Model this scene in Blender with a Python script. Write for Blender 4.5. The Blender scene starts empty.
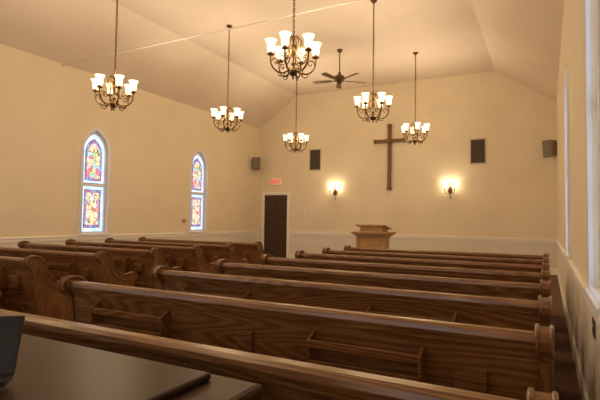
import bpy, bmesh, math, random
from mathutils import Vector, Matrix
random.seed(3)
S = bpy.context.scene
COL = S.collection
S.view_settings.view_transform = 'Standard'

# ---------------------------------------------------------------- materials
def new_mat(name):
    m = bpy.data.materials.new(name); m.use_nodes = True
    nt = m.node_tree
    return m, nt, nt.nodes['Principled BSDF']

def plain(name, col, rough=0.6, metal=0.0, noise=0.0, nscale=8, bump=0.0, bscale=60, emit=None, es=0, spec=None):
    m, nt, b = new_mat(name)
    b.inputs['Base Color'].default_value = (*col, 1)
    b.inputs['Roughness'].default_value = rough
    b.inputs['Metallic'].default_value = metal
    if spec is not None: b.inputs['Specular IOR Level'].default_value = spec
    tc = nt.nodes.new('ShaderNodeTexCoord')
    if noise > 0:
        n = nt.nodes.new('ShaderNodeTexNoise'); n.inputs['Scale'].default_value = nscale; n.inputs['Detail'].default_value = 5
        nt.links.new(tc.outputs['Object'], n.inputs['Vector'])
        r = nt.nodes.new('ShaderNodeValToRGB')
        r.color_ramp.elements[0].position = 0.3; r.color_ramp.elements[1].position = 0.7
        r.color_ramp.elements[0].color = (*[c*(1-noise) for c in col], 1)
        r.color_ramp.elements[1].color = (*[min(1, c*(1+noise)) for c in col], 1)
        nt.links.new(n.outputs['Fac'], r.inputs['Fac']); nt.links.new(r.outputs['Color'], b.inputs['Base Color'])
    if bump > 0:
        n2 = nt.nodes.new('ShaderNodeTexNoise'); n2.inputs['Scale'].default_value = bscale
        nt.links.new(tc.outputs['Object'], n2.inputs['Vector'])
        bp = nt.nodes.new('ShaderNodeBump'); bp.inputs['Strength'].default_value = bump; bp.inputs['Distance'].default_value = 0.01
        nt.links.new(n2.outputs['Fac'], bp.inputs['Height']); nt.links.new(bp.outputs['Normal'], b.inputs['Normal'])
    if emit:
        b.inputs['Emission Color'].default_value = (*emit, 1)
        b.inputs['Emission Strength'].default_value = es
    return m

def wood(name, dark, mid, light, rough=0.35, axis='X', ring=3.0, spec=.5):
    """flat-sawn grain: warped thin growth rings + fine fibre streaks"""
    m, nt, b = new_mat(name)
    L = nt.links
    b.inputs['Specular IOR Level'].default_value = spec
    tc = nt.nodes.new('ShaderNodeTexCoord')
    oi = nt.nodes.new('ShaderNodeObjectInfo')
    add = nt.nodes.new('ShaderNodeVectorMath'); add.operation = 'ADD'
    sc = nt.nodes.new('ShaderNodeMath'); sc.operation = 'MULTIPLY'; sc.inputs[1].default_value = 37
    L.new(oi.outputs['Random'], sc.inputs[0])
    L.new(tc.outputs['Object'], add.inputs[0]); L.new(sc.outputs[0], add.inputs[1])
    def mp(sx, sy, sz):
        k = nt.nodes.new('ShaderNodeMapping')
        k.inputs['Scale'].default_value = (sx, sy, sz)
        L.new(add.outputs[0], k.inputs['Vector']); return k
    if axis == 'X': a = mp(0.35, 3, 3.2); f = mp(4, 90, 90)
    else: a = mp(3.2, 3.2, 0.35); f = mp(90, 90, 4)
    n1 = nt.nodes.new('ShaderNodeTexNoise'); n1.inputs['Scale'].default_value = 1.3; n1.inputs['Detail'].default_value = 1
    L.new(a.outputs[0], n1.inputs['Vector'])
    mul = nt.nodes.new('ShaderNodeMath'); mul.operation = 'MULTIPLY'; mul.inputs[1].default_value = ring*48
    L.new(n1.outputs['Fac'], mul.inputs[0])
    sn = nt.nodes.new('ShaderNodeMath'); sn.operation = 'SINE'; L.new(mul.outputs[0], sn.inputs[0])
    mr = nt.nodes.new('ShaderNodeMapRange'); mr.inputs[1].default_value = -1; mr.inputs[2].default_value = 1
    L.new(sn.outputs[0], mr.inputs[0])
    n2 = nt.nodes.new('ShaderNodeTexNoise'); n2.inputs['Scale'].default_value = 1.5; n2.inputs['Detail'].default_value = 4
    L.new(f.outputs[0], n2.inputs['Vector'])
    mx = nt.nodes.new('ShaderNodeMath'); mx.operation = 'MULTIPLY_ADD'
    L.new(mr.outputs[0], mx.inputs[0]); mx.inputs[1].default_value = 0.32
    m3 = nt.nodes.new('ShaderNodeMath'); m3.operation = 'MULTIPLY'; m3.inputs[1].default_value = 0.72
    L.new(n2.outputs['Fac'], m3.inputs[0]); L.new(m3.outputs[0], mx.inputs[2])
    r = nt.nodes.new('ShaderNodeValToRGB')
    e = r.color_ramp.elements
    e[0].position = 0.15; e[0].color = (*dark, 1); e[1].position = 0.85; e[1].color = (*light, 1)
    x = e.new(0.5); x.color = (*mid, 1)
    L.new(mx.outputs[0], r.inputs['Fac']); L.new(r.outputs['Color'], b.inputs['Base Color'])
    b.inputs['Roughness'].default_value = rough
    return m

M_wall = plain('wall_paint', (0.84, 0.745, 0.575), 0.85, noise=0.03, nscale=1.5, bump=0.05, bscale=120)
M_wains = plain('wainscot_paint', (0.80, 0.75, 0.67), 0.6, noise=0.02)
M_ceil = plain('ceiling_paint', (0.81, 0.70, 0.60), 0.9, noise=0.03, nscale=1.2)
M_trim = plain('trim_paint', (0.93, 0.90, 0.86), 0.45)
M_wframe = plain('window_frame_paint', (0.80, 0.83, 0.92), 0.4)
M_carpet = plain('carpet', (0.14, 0.075, 0.045), 0.95, noise=0.25, nscale=30, bump=0.4, bscale=200)
M_pew = wood('oak_pew', (0.095, 0.037, 0.010), (0.205, 0.090, 0.028), (0.31, 0.152, 0.052), 0.27)
M_pewe = wood('oak_pew_end', (0.095, 0.037, 0.010), (0.195, 0.086, 0.027), (0.29, 0.138, 0.047), 0.3, axis='Z')
M_pulpit = wood('light_oak', (0.36, 0.19, 0.055), (0.52, 0.29, 0.09), (0.62, 0.37, 0.14), 0.4)
M_desk = wood('walnut_desk', (0.02, 0.008, 0.004), (0.04, 0.016, 0.006), (0.07, 0.03, 0.011), 0.4, spec=.2)
M_gloss = plain('gloss_panel', (0.030, 0.011, 0.005), 0.33, noise=0.2, nscale=3, spec=.18)
M_door = wood('dark_door_wood', (0.03, 0.014, 0.008), (0.06, 0.03, 0.015), (0.10, 0.05, 0.024), 0.4, axis='Z')
M_cross = wood('cross_wood', (0.08, 0.034, 0.010), (0.16, 0.075, 0.024), (0.24, 0.12, 0.04), 0.4, axis='Z')
M_bronze = plain('aged_bronze', (0.13, 0.078, 0.034), 0.42, metal=0.75, noise=0.35, nscale=25)
M_fan = plain('fan_blade_wood', (0.12, 0.065, 0.03), 0.45, noise=0.2, nscale=10)
M_black = plain('black_plastic', (0.012, 0.012, 0.013), 0.4)
M_grille = plain('vent_grille_paint', (0.11, 0.085, 0.065), 0.6)
M_ventf = plain('vent_frame_paint', (0.60, 0.51, 0.39), 0.5)
M_spk = plain('speaker_case', (0.30, 0.25, 0.19), 0.6)
M_spkg = plain('speaker_cloth', (0.22, 0.19, 0.15), 0.9, noise=0.2, nscale=80)
M_plate = plain('switch_plate', (0.9, 0.87, 0.78), 0.4)
M_exitb = plain('exit_sign_face', (0.85, 0.75, 0.65), 0.4, emit=(1, .5, .35), es=0.15)
M_exitr = plain('exit_red', (0.8, 0.03, 0.02), 0.4, emit=(1, .04, .02), es=0.6)
M_lead = plain('lead_came', (0.03, 0.03, 0.035), 0.5, metal=0.5)

def shade_mat(name, st):
    m = bpy.data.materials.new(name); m.use_nodes = True
    nt = m.node_tree; nt.nodes.clear()
    o = nt.nodes.new('ShaderNodeOutputMaterial')
    e = nt.nodes.new('ShaderNodeEmission'); e.inputs[0].default_value = (1, .78, .47, 1); e.inputs[1].default_value = st
    t = nt.nodes.new('ShaderNodeBsdfTransparent'); t.inputs[0].default_value = (1, .93, .8, 1)
    lw = nt.nodes.new('ShaderNodeLayerWeight'); lw.inputs[0].default_value = 0.3
    mr = nt.nodes.new('ShaderNodeMapRange'); mr.inputs[3].default_value = 0.65; mr.inputs[4].default_value = 0.4
    nt.links.new(lw.outputs['Facing'], mr.inputs[0])
    x = nt.nodes.new('ShaderNodeMixShader')
    nt.links.new(mr.outputs[0], x.inputs[0])
    nt.links.new(t.outputs[0], x.inputs[1]); nt.links.new(e.outputs[0], x.inputs[2])
    nt.links.new(x.outputs[0], o.inputs[0]); return m
M_shade = shade_mat('frosted_glass_shade', 4.2)
M_shade2 = shade_mat('amber_glass_shade', 2.6)

def glass(name, cols, scale=14, strength=2.2, cells=True):
    m = bpy.data.materials.new(name); m.use_nodes = True
    nt = m.node_tree; b = nt.nodes['Principled BSDF']
    tc = nt.nodes.new('ShaderNodeTexCoord')
    mp = nt.nodes.new('ShaderNodeMapping'); mp.inputs['Scale'].default_value = (0.01, 1, 0.75)
    nt.links.new(tc.outputs['Object'], mp.inputs['Vector'])
    v = nt.nodes.new('ShaderNodeTexVoronoi'); v.inputs['Scale'].default_value = scale
    nt.links.new(mp.outputs[0], v.inputs['Vector'])
    r = nt.nodes.new('ShaderNodeValToRGB'); r.color_ramp.interpolation = 'CONSTANT'
    el = r.color_ramp.elements
    el[0].color = (*cols[0], 1); el[0].position = 0
    el[1].color = (*cols[1], 1); el[1].position = 1/len(cols)
    for i in range(2, len(cols)):
        q = el.new(i/len(cols)); q.color = (*cols[i], 1)
    sp = nt.nodes.new('ShaderNodeSeparateColor'); nt.links.new(v.outputs['Color'], sp.inputs[0])
    nt.links.new(sp.outputs[0], r.inputs[0])
    v2 = nt.nodes.new('ShaderNodeTexVoronoi'); v2.feature = 'DISTANCE_TO_EDGE'; v2.inputs['Scale'].default_value = scale
    nt.links.new(mp.outputs[0], v2.inputs['Vector'])
    gt = nt.nodes.new('ShaderNodeMath'); gt.operation = 'GREATER_THAN'; gt.inputs[1].default_value = 0.03 if cells else -1
    nt.links.new(v2.outputs['Distance'], gt.inputs[0])
    ml = nt.nodes.new('ShaderNodeMath'); ml.operation = 'MULTIPLY'; ml.inputs[1].default_value = strength
    nt.links.new(gt.outputs[0], ml.inputs[0])
    b.inputs['Base Color'].default_value = (.03, .03, .03, 1)
    nt.links.new(r.outputs[0], b.inputs['Emission Color']); nt.links.new(ml.outputs[0], b.inputs['Emission Strength'])
    b.inputs['Roughness'].default_value = 0.25
    return m
G_blue = glass('glass_pale_blue', [(.50, .70, 1), (.68, .82, 1), (.42, .64, 1)], 10, 1.5, False)
G_pur = glass('glass_violet', [(.45, .2, .6), (.7, .15, .3), (.3, .3, .75), (.75, .25, .25), (.3, .55, .8)], 20, 1.1)
G_multi = glass('glass_multi', [(1, .75, .35), (.95, .28, .25), (1, .86, .62), (.85, .2, .4), (.55, .7, .4), (1, .65, .4), (.45, .7, .75), (1, .65, .65), (1, .9, .7)], 13, 1.3)
G_yel = glass('glass_amber', [(1, .74, .32), (1, .84, .5), (.9, .35, .3), (1, .8, .45), (.65, .5, .7), (1, .9, .65), (1, .7, .5)], 13, 1.3)
G_white = glass('glass_daylight', [(.80, .88, 1), (.86, .92, 1), (.76, .86, 1)], 6, 1.5, False)
G_fill = glass('glass_fill_rear', [(.9, .93, 1), (.95, .96, 1), (.88, .92, 1)], 6, 5.0, False)  # fill glow for the added rear windows, brighter than the side panes

# ---------------------------------------------------------------- helpers
def link(o, parent=None):
    COL.objects.link(o)
    if parent: o.parent = parent
    return o
def obj(name, bm, mat, parent=None, loc=(0, 0, 0), smooth=False, rot=None):
    me = bpy.data.meshes.new(name)
    bmesh.ops.recalc_face_normals(bm, faces=bm.faces)
    bm.to_mesh(me); bm.free()
    for m in (mat if isinstance(mat, list) else [mat]): me.materials.append(m)
    if smooth:
        for p in me.polygons: p.use_smooth = True
    o = bpy.data.objects.new(name, me); o.location = loc
    if rot: o.rotation_euler = rot
    return link(o, parent)
def empty(name, loc=(0, 0, 0), rot=None):
    o = bpy.data.objects.new(name, None); o.location = loc; o.empty_display_size = .1
    if rot: o.rotation_euler = rot
    return link(o)
def bbox(bm, x0, x1, y0, y1, z0, z1, mi=0, bev=0, M=None):
    g = bmesh.ops.create_cube(bm, size=1)
    vs = g['verts']
    for v in vs:
        v.co = Vector(((x0+x1)/2+v.co.x*(x1-x0), (y0+y1)/2+v.co.y*(y1-y0), (z0+z1)/2+v.co.z*(z1-z0)))
    fs = set(f for v in vs for f in v.link_faces)
    for f in fs: f.material_index = mi
    if bev:
        es = list(set(e for v in vs for e in v.link_edges))
        r = bmesh.ops.bevel(bm, geom=es, offset=bev, segments=2, affect='EDGES', profile=.5)
        for f in r['faces']: f.material_index = mi
        vs = list(set(v for f in r['faces'] for v in f.verts) | set(v for v in vs if v.is_valid))
    if M is not None:
        bmesh.ops.transform(bm, matrix=M, verts=vs)
    return vs
def box(name, x0, x1, y0, y1, z0, z1, mat, parent=None, bev=0):
    bm = bmesh.new(); bbox(bm, x0, x1, y0, y1, z0, z1, 0, bev)
    return obj(name, bm, mat, parent)
def prism(bm, pts, axis, a, b, mi=0):
    def P(p, t): return (t, p[0], p[1]) if axis == 'X' else (p[0], t, p[1])
    A = [bm.verts.new(P(p, a)) for p in pts]; B = [bm.verts.new(P(p, b)) for p in pts]
    fs = [bm.faces.new(A), bm.faces.new(B[::-1])]
    n = len(pts)
    for i in range(n): fs.append(bm.faces.new((A[i], A[(i+1) % n], B[(i+1) % n], B[i])))
    for f in fs: f.material_index = mi
    return A+B
def lathe(bm, prof, seg=20, M=None, mi=0):
    rings = []
    for r, z in prof:
        rings.append([bm.verts.new((max(r, .0005)*math.cos(2*math.pi*i/seg), max(r, .0005)*math.sin(2*math.pi*i/seg), z)) for i in range(seg)])
    for a, b in zip(rings, rings[1:]):
        for i in range(seg):
            f = bm.faces.new((a[i], a[(i+1) % seg], b[(i+1) % seg], b[i])); f.material_index = mi
    vs = [v for r in rings for v in r]
    if M is not None: bmesh.ops.transform(bm, matrix=M, verts=vs)
def smoothpts(P, n=6):
    P = [Vector(p) for p in P]; out = []
    Q = [2*P[0]-P[1]]+P+[2*P[-1]-P[-2]]
    for i in range(1, len(Q)-2):
        for k in range(n):
            t = k/n
            out.append(0.5*((2*Q[i])+(-Q[i-1]+Q[i+1])*t+(2*Q[i-1]-5*Q[i]+4*Q[i+1]-Q[i+2])*t*t+(-Q[i-1]+3*Q[i]-3*Q[i+1]+Q[i+2])*t**3))
    out.append(P[-1]); return out
def tube(bm, pts, r, seg=8, M=None, mi=0, closed=False, taper=None):
    pts = [Vector(p) for p in pts]; n = len(pts); rings = []
    for i, p in enumerate(pts):
        if closed: t = (pts[(i+1) % n]-pts[i-1])
        else: t = pts[min(i+1, n-1)]-pts[max(i-1, 0)]
        t.normalize()
        up = Vector((0, 0, 1)) if abs(t.z) < .95 else Vector((1, 0, 0))
        if i == 0: u = t.cross(up).normalized()
        else:
            u = (u - t*u.dot(t)).normalized()
        w = t.cross(u)
        rr = r if taper is None else r*(1+(taper-1)*i/(n-1))
        rings.append([bm.verts.new(p+rr*(math.cos(2*math.pi*k/seg)*u+math.sin(2*math.pi*k/seg)*w)) for k in range(seg)])
    for i in range(n if closed else n-1):
        a = rings[i]; b = rings[(i+1) % n]
        for k in range(seg): bm.faces.new((a[k], a[(k+1) % seg], b[(k+1) % seg], b[k])).material_index = mi
    if not closed:
        bm.faces.new(rings[0][::-1]).material_index = mi; bm.faces.new(rings[-1]).material_index = mi
    vs = [v for q in rings for v in q]
    if M is not None: bmesh.ops.transform(bm, matrix=M, verts=vs)

def arch(a, z0, zs, za, c=0, n=10):
    b = za-zs; R = (a*a+b*b)/(2*a)
    pts = [(c-a, z0), (c+a, z0), (c+a, zs)]
    for i in range(1, n+1):
        t = math.atan2(b, -(a-R))*i/n
        pts.append((c+(a-R)+R*math.cos(t), zs+R*math.sin(t)))
    left = [(2*c-p[0], p[1]) for p in pts[2:-1]][::-1]
    return pts+left

# ---------------------------------------------------------------- room dims
XL, XR, YF, YB, ZE, ZC = -8.9, 0.24, 13.7, -2.6, 4.5, 5.5
CL, CR = XL+1.48, XR-1.48
T = 0.16
gable = [(XL-T, 0), (XR+T, 0), (XR+T, ZE), (XR, ZE), (CR, ZC), (CL, ZC), (XL, ZE), (XL-T, ZE)]

def cut(o, cutters):
    for c in cutters:
        md = o.modifiers.new('b', 'BOOLEAN'); md.object = c; md.operation = 'DIFFERENCE'; md.solver = 'EXACT'
    dg = bpy.context.evaluated_depsgraph_get()
    me = bpy.data.meshes.new_from_object(o.evaluated_get(dg))
    o.modifiers.clear(); o.data = me
    for c in cutters: bpy.data.objects.remove(c, do_unlink=True)

box('floor', XL-T, XR+T, YB-T, YF+T, -0.1, 0, M_carpet)
bm = bmesh.new()
prism(bm, [(XL-T, ZE), (XL, ZE), (CL, ZC), (CR, ZC), (XR, ZE), (XR+T, ZE), (XR+T, ZE+.15), (CR+.1, ZC+.15), (CL-.1, ZC+.15), (XL-T, ZE+.15)], 'Y', YB-T, YF+T)
obj('ceiling', bm, M_ceil)

LWIN = [0.05, 3.55, 7.05, 10.55]
RWIN = [-0.6, 2.95, 6.75]
def wall_side(name, xin, xout, wins):
    w = box(name, min(xin, xout), max(xin, xout), YB, YF, 0, ZE, M_wall)
    cs = []
    for y in wins:
        bm = bmesh.new(); prism(bm, arch(.33, .95, 2.78, 3.26, y), 'X', min(xin, xout)-.1, max(xin, xout)+.1)
        cs.append(obj('cut', bm, M_wall))
    bpy.context.view_layer.update()
    cut(w, cs)
wall_side('wall_left', XL, XL-T, LWIN)
wall_side('wall_right', XR, XR+T, RWIN)

DX0, DX1, DH = -8.60, -7.70, 2.15
bm = bmesh.new(); prism(bm, gable, 'Y', YF, YF+T); obj('wall_front', bm, M_wall)
FILLWIN = [-7.4, -5.9, -2.9, -1.4]  # unseen rear windows, added to throw light on the pew backs
bm = bmesh.new(); prism(bm, gable, 'Y', YB-T, YB); w = obj('wall_back', bm, M_wall)
cc = []
for x in FILLWIN:
    bm = bmesh.new(); prism(bm, arch(.33, .95, 2.78, 3.26, x), 'Y', YB-T-.1, YB+.1); cc.append(obj('cut', bm, M_wall))
bpy.context.view_layer.update(); cut(w, cc)

# door: closed panelled leaf hung at the inner wall face, inside a casing
D = empty('door_1', ((DX0+DX1)/2, YF, 0))
def dobj(name, bm, mat, smooth=False):
    bmesh.ops.translate(bm, verts=bm.verts, vec=(-(DX0+DX1)/2, -YF-.002, 0))
    return obj(name, bm, mat, D, smooth=smooth)
bm = bmesh.new()
bbox(bm, DX0-.10, DX0, YF-.07, YF, 0, DH+.1, 0, .004); bbox(bm, DX1, DX1+.10, YF-.07, YF, 0, DH+.1, 0, .004)
bbox(bm, DX0, DX1, YF-.07, YF, DH, DH+.1)
dobj('casing', bm, M_trim)
bm = bmesh.new()
a0, a1 = DX0+.004, DX1-.004; W = a1-a0
yc = YF-.026
bbox(bm, a0, a1, yc-.004, yc+.024, .01, DH-.004)
def pb(x0, x1, z0, z1): bbox(bm, x0, x1, yc-.022, yc+.004, z0, z1, 0, .004)
pb(a0, a0+.11, .01, DH-.004); pb(a1-.11, a1, .01, DH-.004); pb(a0+W/2-.05, a0+W/2+.05, .01, DH-.004)
for z0, z1 in ((.01, .22), (.95, 1.08), (1.66, 1.76), (2.0, DH-.004)):
    pb(a0+.11, a0+W/2-.05, z0, z1); pb(a0+W/2+.05, a1-.11, z0, z1)
dobj('leaf', bm, M_door)
bm = bmesh.new()
lathe(bm, [(0.0, 0), (.03, .005), (.034, .03), (.02, .05), (.012, .055), (.012, .07), (.03, .075), (.03, .08)], 12, Matrix.Translation((a0+.06, yc-.1, 1.0)) @ Matrix.Rotation(-math.pi/2, 4, 'X'))
dobj('knob', bm, M_bronze, True)

# trim
def rail(name, x0, x1, y0, y1, wall):
    bm = bmesh.new()
    d = {'l': (0, 1), 'r': (0, -1), 'f': (1, -1), 'b': (1, 1)}[wall]
    def strip(dep, z0, z1):
        if d[0] == 0:
            xa = x0; bbox(bm, min(xa, xa+d[1]*dep), max(xa, xa+d[1]*dep), y0, y1, z0, z1, 0, .004)
        else: bbox(bm, x0, x1, min(y0, y0+d[1]*dep), max(y0, y0+d[1]*dep), z0, z1, 0, .004)
    strip(.035, .885, .91); strip(.022, .82, .885)
    obj('trim_chair_rail_'+name, bm, M_trim)
    bm = bmesh.new(); strip(.018, 0, .15); strip(.012, .15, .18); obj('baseboard_'+name, bm, M_trim)
    bm = bmesh.new(); strip(.008, .18, .82); obj('trim_wainscot_'+name, bm, M_wains)
rail('left', XL, XL, YB, YF, 'l'); rail('right', XR, XR, YB, YF, 'r')
rail('front', DX1+.1, XR, YF, YF, 'f'); rail('back', XL, XR, YB, YB, 'b')
bm = bmesh.new(); tube(bm, [(XL, 6.15, 4.46), (XR, 6.15, 4.46)], .012, 8); obj('tie_rod', bm, M_trim, smooth=True)

# ---------------------------------------------------------------- windows
def ring(bm, outer, inner, a, b):
    n = len(outer)
    O1 = [bm.verts.new((a, *p)) for p in outer]; I1 = [bm.verts.new((a, *p)) for p in inner]
    O2 = [bm.verts.new((b, *p)) for p in outer]; I2 = [bm.verts.new((b, *p)) for p in inner]
    for i in range(n):
        j = (i+1) % n
        bm.faces.new((O1[i], O1[j], I1[j], I1[i])); bm.faces.new((O2[i], I2[i], I2[j], O2[j]))
        bm.faces.new((O1[i], O2[i], O2[j], O1[j])); bm.faces.new((I1[i], I1[j], I2[j], I2[i]))
def window(idx, loc, s, stained, rot=0, gm=None):
    E = empty('window_%d' % idx, loc, (0, 0, rot))
    bm = bmesh.new()
    ring(bm, arch(.39, .92, 2.78, 3.34), arch(.325, .955, 2.78, 3.25), 0, s*.022)
    bbox(bm, *sorted((0, s*.045)), -.42, .42, .91, .945, 0, .006)
    obj('casing', bm, M_wframe, E)
    bm = bmesh.new()
    ring(bm, arch(.328, .952, 2.78, 3.255), arch(.28, 1.0, 2.78, 3.18), -s*.10, -s*.05)
    bbox(bm, *sorted((-s*.10, -s*.04)), -.30, .30, 2.0, 2.08)
    if not stained:
        for z in (1.5, 2.55): bbox(bm, *sorted((-s*.095, -s*.055)), -.29, .29, z-.012, z+.012)
        bbox(bm, *sorted((-s*.095, -s*.055)), -.012, .012, .98, 3.12)
    obj('sash', bm, M_wframe, E)
    def pane(nm, pts, d, mat):
        bm = bmesh.new(); prism(bm, pts, 'X', -s*.09, -s*(.09-d)); obj(nm, bm, mat, E)
    if stained:
        pane('glass_upper_border', arch(.285, 2.07, 2.78, 3.19), .006, G_blue)
        pane('lead_upper', arch(.215, 2.13, 2.75, 3.07), .009, M_lead)
        pane('glass_upper_band', arch(.205, 2.14, 2.75, 3.055), .012, G_pur)
        pane('glass_upper_field', arch(.165, 2.19, 2.71, 2.98), .016, G_multi)
        R = lambda a, z0, z1: [(-a, z0), (a, z0), (a, z1), (-a, z1)]
        pane('glass_lower_border', R(.285, .99, 2.01), .006, G_blue)
        pane('lead_lower', R(.215, 1.08, 1.93), .009, M_lead)
        pane('glass_lower_band', R(.205, 1.09, 1.92), .012, G_pur)
        pane('glass_lower_field', R(.16, 1.15, 1.86), .016, G_yel)
    else:
        pane('glass', arch(.285, .99, 2.78, 3.19), .006, gm or G_white)
k = 1
for y in LWIN: window(k, (XL, y, 0), 1, True); k += 1
for y in RWIN: window(k, (XR, y, 0), -1, False); k += 1
for x in FILLWIN: window(k, (x, YB, 0), 1, False, math.pi/2, G_fill); k += 1  # added behind the camera as fill light

# ---------------------------------------------------------------- pews
PL = 2.96
def build_pew():
    bm = bmesh.new(); h = PL/2
    def bk(z): return .12*(1-z/.90)
    prism(bm, [(bk(.12)-.0, .12), (bk(.12)+.025, .12), (bk(.87)+.025, .87), (bk(.87), .87)], 'X', -h+.03, h-.03)
    cap = [(-.028, .865), (.045, .865), (.052, .88), (.048, .900), (.03, .912), (-.012, .912), (-.03, .900), (-.034, .88)]
    prism(bm, cap, 'X', -h+.03, h-.03)
    prism(bm, [(-.012, .835), (.04, .835), (.036, .868), (-.018, .868)], 'X', -h+.03, h-.03)
    prism(bm, [(.06, .40), (.52, .43), (.54, .44), (.54, .46), (.52, .465), (.06, .435)], 'X', -h+.03, h-.03)
    prism(bm, [(.44, .30), (.465, .30), (.465, .43), (.44, .43)], 'X', -h+.03, h-.03)
    prism(bm, [(bk(.12)-.012, .10), (bk(.12)+.02, .10), (bk(.25)+.01, .24), (bk(.25)-.012, .24)], 'X', -h+.03, h-.03)
    prism(bm, [(bk(.0), .0), (.46, .0), (.46, .30), (bk(.42)+.02, .42)], 'X', -.02, .02)
    prism(bm, [(bk(.55)-.03, .53), (bk(.53), .53), (bk(.74), .74), (bk(.74)-.022, .735)], 'X', -.04, .05)
    for a, b_ in ((-h+.32, -h+.94), (h-1.06, h-.50)):
        def B(z, d): return bk(z)-d
        prism(bm, [(B(.58, .085), .58), (B(.58, .07), .58), (B(.66, .07), .66), (B(.66, .085), .66)], 'X', a, b_)
        prism(bm, [(B(.74, .085), .725), (B(.74, .07), .725), (B(.76, .07), .765), (B(.76, .085), .765)], 'X', a, b_)
        prism(bm, [(B(.58, .085), .575), (B(.58, 0), .575), (B(.6, 0), .59), (B(.6, .085), .59)], 'X', a, b_)
        for x in (a, b_-.015):
            prism(bm, [(B(.56, .06), .56), (B(.56, 0), .56), (B(.80, 0), .80), (B(.78, .05), .78), (B(.76, .09), .76), (B(.6, .09), .575)], 'X', x, x+.015)
    prism(bm, [(bk(.60)-.045, .60), (bk(.6), .60), (bk(.72), .72), (bk(.7)-.045, .705)], 'X', h-.37, h-.24)
    prof = [(.10, 0), (.52, 0), (.52, .06), (.50, .10), (.50, .50), (.53, .56), (.535, .60), (.515, .635), (.47, .645), (.40, .63), (.32, .635),
            (.25, .665), (.195, .72), (.155, .79), (.125, .86), (.095, .905), (.055, .932), (.005, .94), (-.045, .925), (-.068, .89), (-.06, .85), (-.03, .825),
            (0.0, .79), (.015, .70), (.045, .45), (.07, .25), (.085, .10)]
    for x0, x1 in ((-h, -h+.045), (h-.045, h)):
        prism(bm, prof, 'X', x0, x1, 1)
        for xs in (x0-.004, x1+.004):
            pts = smoothpts([(xs, p[0], p[1]) for p in prof[5:22]], 2)
            tube(bm, pts, .009, 6, mi=1)
            pr = [(.0, .004), (.03, .004), (.034, 0), (.034, -.004), (0, -.004)]
            lathe(bm, pr, 16, Matrix.Translation((xs, -.005, .88)) @ Matrix.Rotation(math.pi/2, 4, 'Y'), 1)
            q = [(.14, .14), (.44, .14), (.44, .50), (.40, .555), (.30, .565), (.21, .60), (.15, .67), (.105, .77), (.06, .79), (.055, .70), (.08, .45), (.12, .25)]
            tube(bm, [(xs, p[0], p[1]) for p in q], .006, 6, mi=1, closed=True)
    for v in bm.verts: v.co.z *= .97
    me = bpy.data.meshes.new('pew_mesh')
    bmesh.ops.recalc_face_normals(bm, faces=bm.faces)
    bm.to_mesh(me); bm.free()
    me.materials.append(M_pew); me.materials.append(M_pewe)
    return me
pm = build_pew()
for i in range(8):
    y = 1.29+.85*i
    for cx in (.01-PL/2, -4.68-PL/2):
        o = bpy.data.objects.new('pew', pm); o.location = (cx, y, 0); link(o)
        md = o.modifiers.new('bev', 'BEVEL'); md.width = .004; md.segments = 1; md.limit_method = 'ANGLE'; md.angle_limit = .9

# ---------------------------------------------------------------- chandeliers
def shade(bm, M, k=1.0):
    prof = [(.022, 0), (.036, .008), (.047, .03), (.05, .055), (.048, .08), (.052, .11), (.064, .14), (.078, .158)]
    prof = [(r*k, z*k) for r, z in prof]
    lathe(bm, prof, 18, M)
def chand_meshes():
    bm = bmesh.new()
    lathe(bm, [(0, -.33), (.010, -.325), (.016, -.312), (.008, -.298), (.012, -.29), (.035, -.275), (.06, -.245), (.066, -.22), (.05, -.20), (.022, -.185),
               (.018, -.16), (.03, -.145), (.03, -.12), (.016, -.10), (.014, -.03), (.028, .0), (.042, .04), (.046, .075), (.03, .11), (.014, .13),
               (.012, .20), (.024, .215), (.024, .23), (.010, .245), (.007, .27), (0, .272)], 18)
    N = 6
    for i in range(N):
        M = Matrix.Rotation(2*math.pi*(i+.35)/N, 4, 'Z')
        tube(bm, smoothpts([(.03, 0, -.17), (.08, 0, -.225), (.15, 0, -.25), (.225, 0, -.225), (.275, 0, -.16), (.29, 0, -.08), (.29, 0, -.045)]), .012, 8, M)
        tube(bm, smoothpts([(.285, 0, -.13), (.26, 0, -.08), (.215, 0, -.075), (.195, 0, -.11), (.21, 0, -.14), (.235, 0, -.13), (.232, 0, -.11)]), .0095, 6, M, taper=.6)
        tube(bm, smoothpts([(.02, 0, .19), (.06, 0, .215), (.10, 0, .17), (.095, 0, .09), (.07, 0, .02), (.08, 0, -.06), (.13, 0, -.10), (.17, 0, -.07), (.16, 0, -.03), (.13, 0, -.035)]), .010, 6, M, taper=.7)
        tube(bm, smoothpts([(.10, 0, -.24), (.13, 0, -.29), (.18, 0, -.29), (.19, 0, -.255)]), .009, 6, M, taper=.6)
        lathe(bm, [(0, -.055), (.012, -.05), (.016, -.04), (.045, -.03), (.048, -.02), (.026, -.016), (.026, 0.0), (.03, .01), (0, .01)], 12, M @ Matrix.Translation((.29, 0, 0)))
    me = bpy.data.meshes.new('chandelier_frame'); bmesh.ops.recalc_face_normals(bm, faces=bm.faces); bm.to_mesh(me); bm.free()
    me.materials.append(M_bronze)
    for p in me.polygons: p.use_smooth = True
    bm = bmesh.new()
    for i in range(N):
        shade(bm, Matrix.Rotation(2*math.pi*(i+.35)/N, 4, 'Z') @ Matrix.Translation((.29, 0, 0)))
    ms = bpy.data.meshes.new('chandelier_shades'); bm.to_mesh(ms); bm.free(); ms.materials.append(M_shade)
    for p in ms.polygons: p.use_smooth = True
    return me, ms
cm, cs = chand_meshes()
LC = (1, .78, .51)
def plight(name, parent, loc, W, r=.025):
    l = bpy.data.lights.new(name, 'POINT'); l.energy = W; l.color = LC; l.shadow_soft_size = r
    o = bpy.data.objects.new(name, l); o.location = loc; link(o, parent)
BW = 18.0
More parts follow.
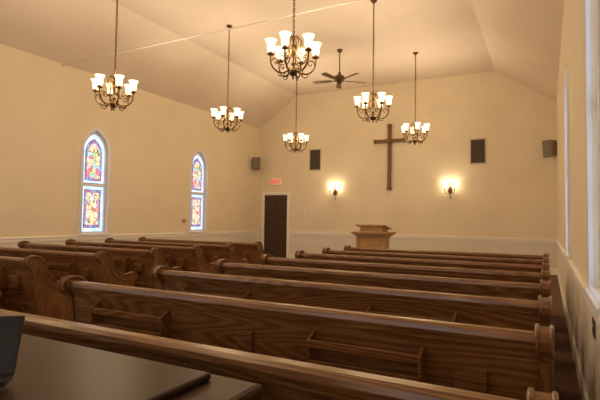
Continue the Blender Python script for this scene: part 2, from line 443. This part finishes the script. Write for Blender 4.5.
def chandelier(x, y, z, rot):
    E = empty('chandelier', (x, y, z), (0, 0, rot))
    link(bpy.data.objects.new('frame', cm), E); link(bpy.data.objects.new('shades', cs), E)
    top = ZC-z
    bm = bmesh.new(); zz = .285; i = 0
    while zz < top-.06:
        R = Matrix.Translation((0, 0, zz)) @ Matrix.Rotation(i*math.pi/2, 4, 'Z')
        pts = [(.013*math.cos(t*math.pi/5), 0, .024*math.sin(t*math.pi/5)) for t in range(10)]
        tube(bm, pts, .0055, 5, R, closed=True)
        zz += .036; i += 1
    lathe(bm, [(0, top-.075), (.012, top-.07), (.02, top-.05), (.055, top-.03), (.065, top-.005), (.065, top), (0, top)], 16)
    obj('chain', bm, M_bronze, E, smooth=True)
    for i in range(6):
        a = 2*math.pi*(i+.35)/6
        plight('bulb_%d' % (i+1), E, (.29*math.cos(a), .29*math.sin(a), .09), BW)
for x, y, z, r in ((-6.06, 5.1, 3.34, .2), (-6.05, 8.05, 3.49, .5), (-6.08, 11.2, 3.48, .1),
                   (-2.85, 5.15, 3.44, .3), (-2.87, 8.3, 3.49, .0), (-2.85, 11.4, 3.53, .6),
                   (-6.05, 1.9, 3.46, .4), (-2.87, 1.9, 3.46, .2)):  # last two hang out of view, added to brighten the near pews
    chandelier(x, y, z, r)

# ---------------------------------------------------------------- ceiling fan
E = empty('ceiling_fan', (-4.46, 10.4, 4.74), (0, 0, .75))
bm = bmesh.new()
t = ZC-4.74
lathe(bm, [(0, -.10), (.04, -.095), (.06, -.07), (.065, -.03), (.11, -.02), (.13, .02), (.13, .07), (.10, .11), (.04, .14), (.03, .2), (.014, .21), (.014, t-.08), (.05, t-.06), (.065, t-.01), (.065, t), (0, t)], 20)
obj('motor', bm, M_bronze, E, smooth=True)
bm = bmesh.new()
for i in range(5):
    M = Matrix.Rotation(2*math.pi*i/5, 4, 'Z') @ Matrix.Rotation(.21, 4, 'X')
    A = [(.2, -.05), (.62, -.072), (.67, -.06), (.69, -.03), (.69, .03), (.67, .06), (.62, .072), (.2, .05)]
    v1 = [bm.verts.new((p[0], p[1], .004)) for p in A]; v2 = [bm.verts.new((p[0], p[1], -.004)) for p in A]
    bm.faces.new(v1); bm.faces.new(v2[::-1])
    for q in range(8): bm.faces.new((v1[q], v2[q], v2[(q+1) % 8], v1[(q+1) % 8]))
    bmesh.ops.transform(bm, matrix=M, verts=v1+v2)
    bbox(bm, .10, .26, -.02, .02, -.012, -.004, M=M)
obj('blades', bm, M_fan, E)

# ---------------------------------------------------------------- front-wall items
E = empty('cross', (-4.19, YF, 3.74))
bm = bmesh.new()
def flare(bm, L0, L1, w, we, axis, d0, d1):
    if axis == 'Z': pts = [(-w, L0+.12), (-we, L0+.03), (0, L0), (we, L0+.03), (w, L0+.12), (w, L1-.12), (we, L1-.03), (0, L1), (-we, L1-.03), (-w, L1-.12)]
    else: pts = [(L0+.12, w), (L0+.03, we), (L0, 0), (L0+.03, -we), (L0+.12, -w), (L1-.12, -w), (L1-.03, -we), (L1, 0), (L1-.03, we), (L1-.12, w)]
    prism(bm, pts, 'Y', d0, d1)
flare(bm, -1.50, .52, .05, .07, 'Z', -.09, 0)
flare(bm, -.50, .50, .05, .07, 'X', -.085, -.005)
lathe(bm, [(0, .03), (.06, .025), (.09, .012), (.09, 0)], 18, Matrix.Translation((0, -.09, 0)) @ Matrix.Rotation(math.pi/2, 4, 'X'))
obj('beams', bm, M_cross, E)

for x in (-5.98, -2.42):
    E = empty('wall_sconce', (x, YF, 2.22))
    bm = bmesh.new()
    Rx = Matrix.Rotation(math.pi/2, 4, 'X')
    lathe(bm, [(0, .03), (.03, .028), (.055, .012), (.06, 0)], 16, Matrix.Scale(1.7, 4, (0, 0, 1)) @ Rx)
    tube(bm, smoothpts([(0, -.02, -.1), (0, -.03, -.2), (.02, -.03, -.24), (.03, -.03, -.2)]), .008, 6)
    tube(bm, smoothpts([(0, -.02, .08), (0, -.04, .16), (.02, -.04, .2), (.03, -.04, .16)]), .008, 6)
    for s in (-1, 1):
        tube(bm, smoothpts([(0, -.02, -.02), (s*.05, -.07, -.09), (s*.11, -.11, -.08), (s*.13, -.12, -.01), (s*.13, -.12, .02)]), .011, 6)
        tube(bm, smoothpts([(s*.03, -.05, -.06), (s*.07, -.06, .0), (s*.04, -.05, .05), (s*.015, -.04, .03)]), .009, 6)
        lathe(bm, [(0, 0), (.02, .01), (.04, .025), (.025, .035), (0, .04)], 12, Matrix.Translation((s*.13, -.12, .01)))
    obj('bracket', bm, M_bronze, E, smooth=True)
    bm = bmesh.new()
    for s in (-1, 1): shade(bm, Matrix.Translation((s*.13, -.12, .04)), .75)
    obj('shades', bm, M_shade2, E, smooth=True)
    for s in (-1, 1): plight('bulb_l' if s < 0 else 'bulb_r', E, (s*.13, -.12, .12), 6.5, .02)

for x in (-6.70, -1.68):
    E = empty('wall_vent', (x, YF, 3.29))
    bm = bmesh.new()
    for a in ((-.22, -.185, -.36, .36), (.185, .22, -.36, .36), (-.185, .185, .325, .36), (-.185, .185, -.36, -.325)):
        bbox(bm, a[0], a[1], -.025, 0, a[2], a[3])
    obj('frame', bm, M_ventf, E)
    bm = bmesh.new(); bbox(bm, -.185, .185, -.006, 0, -.325, .325)
    for i in range(17):
        z = -.30+i*.0375
        bbox(bm, -.185, .185, -.002, .002, -.014, .014, M=Matrix.Translation((0, -.014, z)) @ Matrix.Rotation(.7, 4, 'X'))
    obj('louvres', bm, M_grille, E)

for x, y, rz in ((XL+.17, YF-.42, .75), (XR-.16, YF-.36, -.6)):
    E = empty('wall_speaker', (x, y, 3.20), (.12, 0, rz))
    bm = bmesh.new()
    prism(bm, [(-.12, -.21), (.12, -.18), (.12, .20), (-.12, .23)], 'X', -.12, .12)
    obj('cabinet', bm, M_spk, E)
    bm = bmesh.new(); bbox(bm, -.105, .105, -.135, -.118, -.195, .21, 0, .006); obj('grille', bm, M_spkg, E)
    bm = bmesh.new()
    iv = (Matrix.Rotation(rz, 4, 'Z') @ Matrix.Rotation(.12, 4, 'X')).inverted()
    wx = XL if x < -4 else XR
    p = iv @ Vector((wx-x, 0.03, 0))
    tube(bm, [(0, .05, 0), (p.x, p.y, p.z)], .018, 8); obj('bracket', bm, M_black, E)

E = empty('exit_sign', (-8.17, YF, 2.60))
bm = bmesh.new(); bbox(bm, -.20, .20, -.05, 0, -.11, .11, 0, .01); obj('housing', bm, M_exitb, E)
cu = bpy.data.curves.new('exit_text', 'FONT'); cu.body = 'EXIT'; cu.size = .18; cu.extrude = .004; cu.offset = .003; cu.align_x = 'CENTER'; cu.align_y = 'CENTER'
cu.materials.append(M_exitr)
o = bpy.data.objects.new('letters', cu); o.location = (0, -.053, 0); o.rotation_euler = (math.pi/2, 0, 0); link(o, E)

for i, x in enumerate((-7.05, -6.82)):
    E = empty('light_switch', (x, YF, 1.62)); bm = bmesh.new()
    bbox(bm, -.055, .055, -.01, 0, -.06, .06, 0, .003); bbox(bm, -.03, -.012, -.02, -.01, -.02, .02); bbox(bm, .012, .03, -.02, -.01, -.02, .02)
    obj('plate', bm, M_plate, E)
E = empty('thermostat', (XL, 9.95, 1.25)); bm = bmesh.new(); bbox(bm, 0, .03, -.06, .06, -.05, .05, 0, .005); bbox(bm, .03, .034, -.03, .03, -.015, .03); obj('case', bm, M_pulpit, E)
E = empty('wall_outlet', (XR-.008, 3.1, .76)); bm = bmesh.new(); bbox(bm, -.008, 0, -.05, .05, -.065, .055, 0, .003)
bbox(bm, -.012, -.008, -.018, .018, .012, .042); bbox(bm, -.012, -.008, -.018, .018, -.042, -.012); obj('plate', bm, M_grille, E)

# pulpit
E = empty('pulpit', (-3.42, 10.0, 0))
bm = bmesh.new()
bbox(bm, -.40, .40, -.28, .28, 0, .10, 0, .01); bbox(bm, -.36, .36, -.25, .25, .10, .16, 0, .01)
bbox(bm, -.30, .30, -.20, .20, .16, .96)
for x in (-.30, .30): bbox(bm, x-.03, x+.03, -.225, -.165, .16, .96, 0, .006)
bbox(bm, -.20, .20, -.215, -.2, .26, .86, 0, .008)
for z, e in ((.96, .03), (.99, .06), (1.02, .10), (1.05, .13)): bbox(bm, -.30-e, .30+e, -.20-e, .20+e, z, z+.032, 0, .006)
bbox(bm, -.27, .27, -.17, .17, 1.08, 1.14, 0, .006)
prism(bm, [(-.24, 1.215), (-.24, 1.24), (.22, 1.16), (.22, 1.135)], 'X', -.34, .34)
prism(bm, [(-.17, 1.13), (-.17, 1.21), (.18, 1.15), (.18, 1.13)], 'X', -.25, .25)
obj('body', bm, M_pulpit, E)

# desk at the back
E = empty('media_desk', (0, 0, 0))
bm = bmesh.new()
bbox(bm, -2.6, -.62, .30, 1.0, .885, .925, 0, .014)
bbox(bm, -2.55, -.68, .34, .95, .60, .885)
bbox(bm, -.74, -.68, .34, .95, 0, .60); bbox(bm, -2.55, -2.49, .34, .95, 0, .60); bbox(bm, -2.49, -.74, .90, .93, .1, .60)
obj('carcass', bm, M_desk, E)
bm = bmesh.new()
bbox(bm, -1.72, -.745, .34, .95, .925, .945, 0, .007)
obj('lid', bm, M_gloss, E)
E = empty('music_stand', (-1.19, .55, .945), (0, 0, .75))
bm = bmesh.new()
bbox(bm, -.15, .15, -.006, .006, 0.02, .16, 0, .004, M=Matrix.Rotation(-.5, 4, 'X'))
bbox(bm, -.15, .15, -.05, .0, .012, .024)
bbox(bm, -.12, .12, -.05, .10, 0, .012)
tube(bm, [(0, .085, .01), (0, .05, .09)], .008, 8)
obj('desk', bm, M_black, E)

# ---------------------------------------------------------------- world + camera
w = bpy.data.worlds.new('World'); S.world = w; w.use_nodes = True
w.node_tree.nodes['Background'].inputs[0].default_value = (.6, .75, 1, 1)
w.node_tree.nodes['Background'].inputs[1].default_value = 0.6

cam = bpy.data.cameras.new('Camera'); cam.sensor_width = 36; cam.lens = 467/600*36; cam.clip_start = .02
co = bpy.data.objects.new('Camera', cam); COL.objects.link(co)
ey = Vector((247, -23, -467)).normalized()
ex = Vector((886, 7, 467)); ex = (ex-ey*ex.dot(ey)).normalized()
ez = ex.cross(ey)
R = Matrix((ex, ey, ez))
co.matrix_world = Matrix.Translation((0, 0, 1.33)) @ R.to_4x4()
S.camera = co
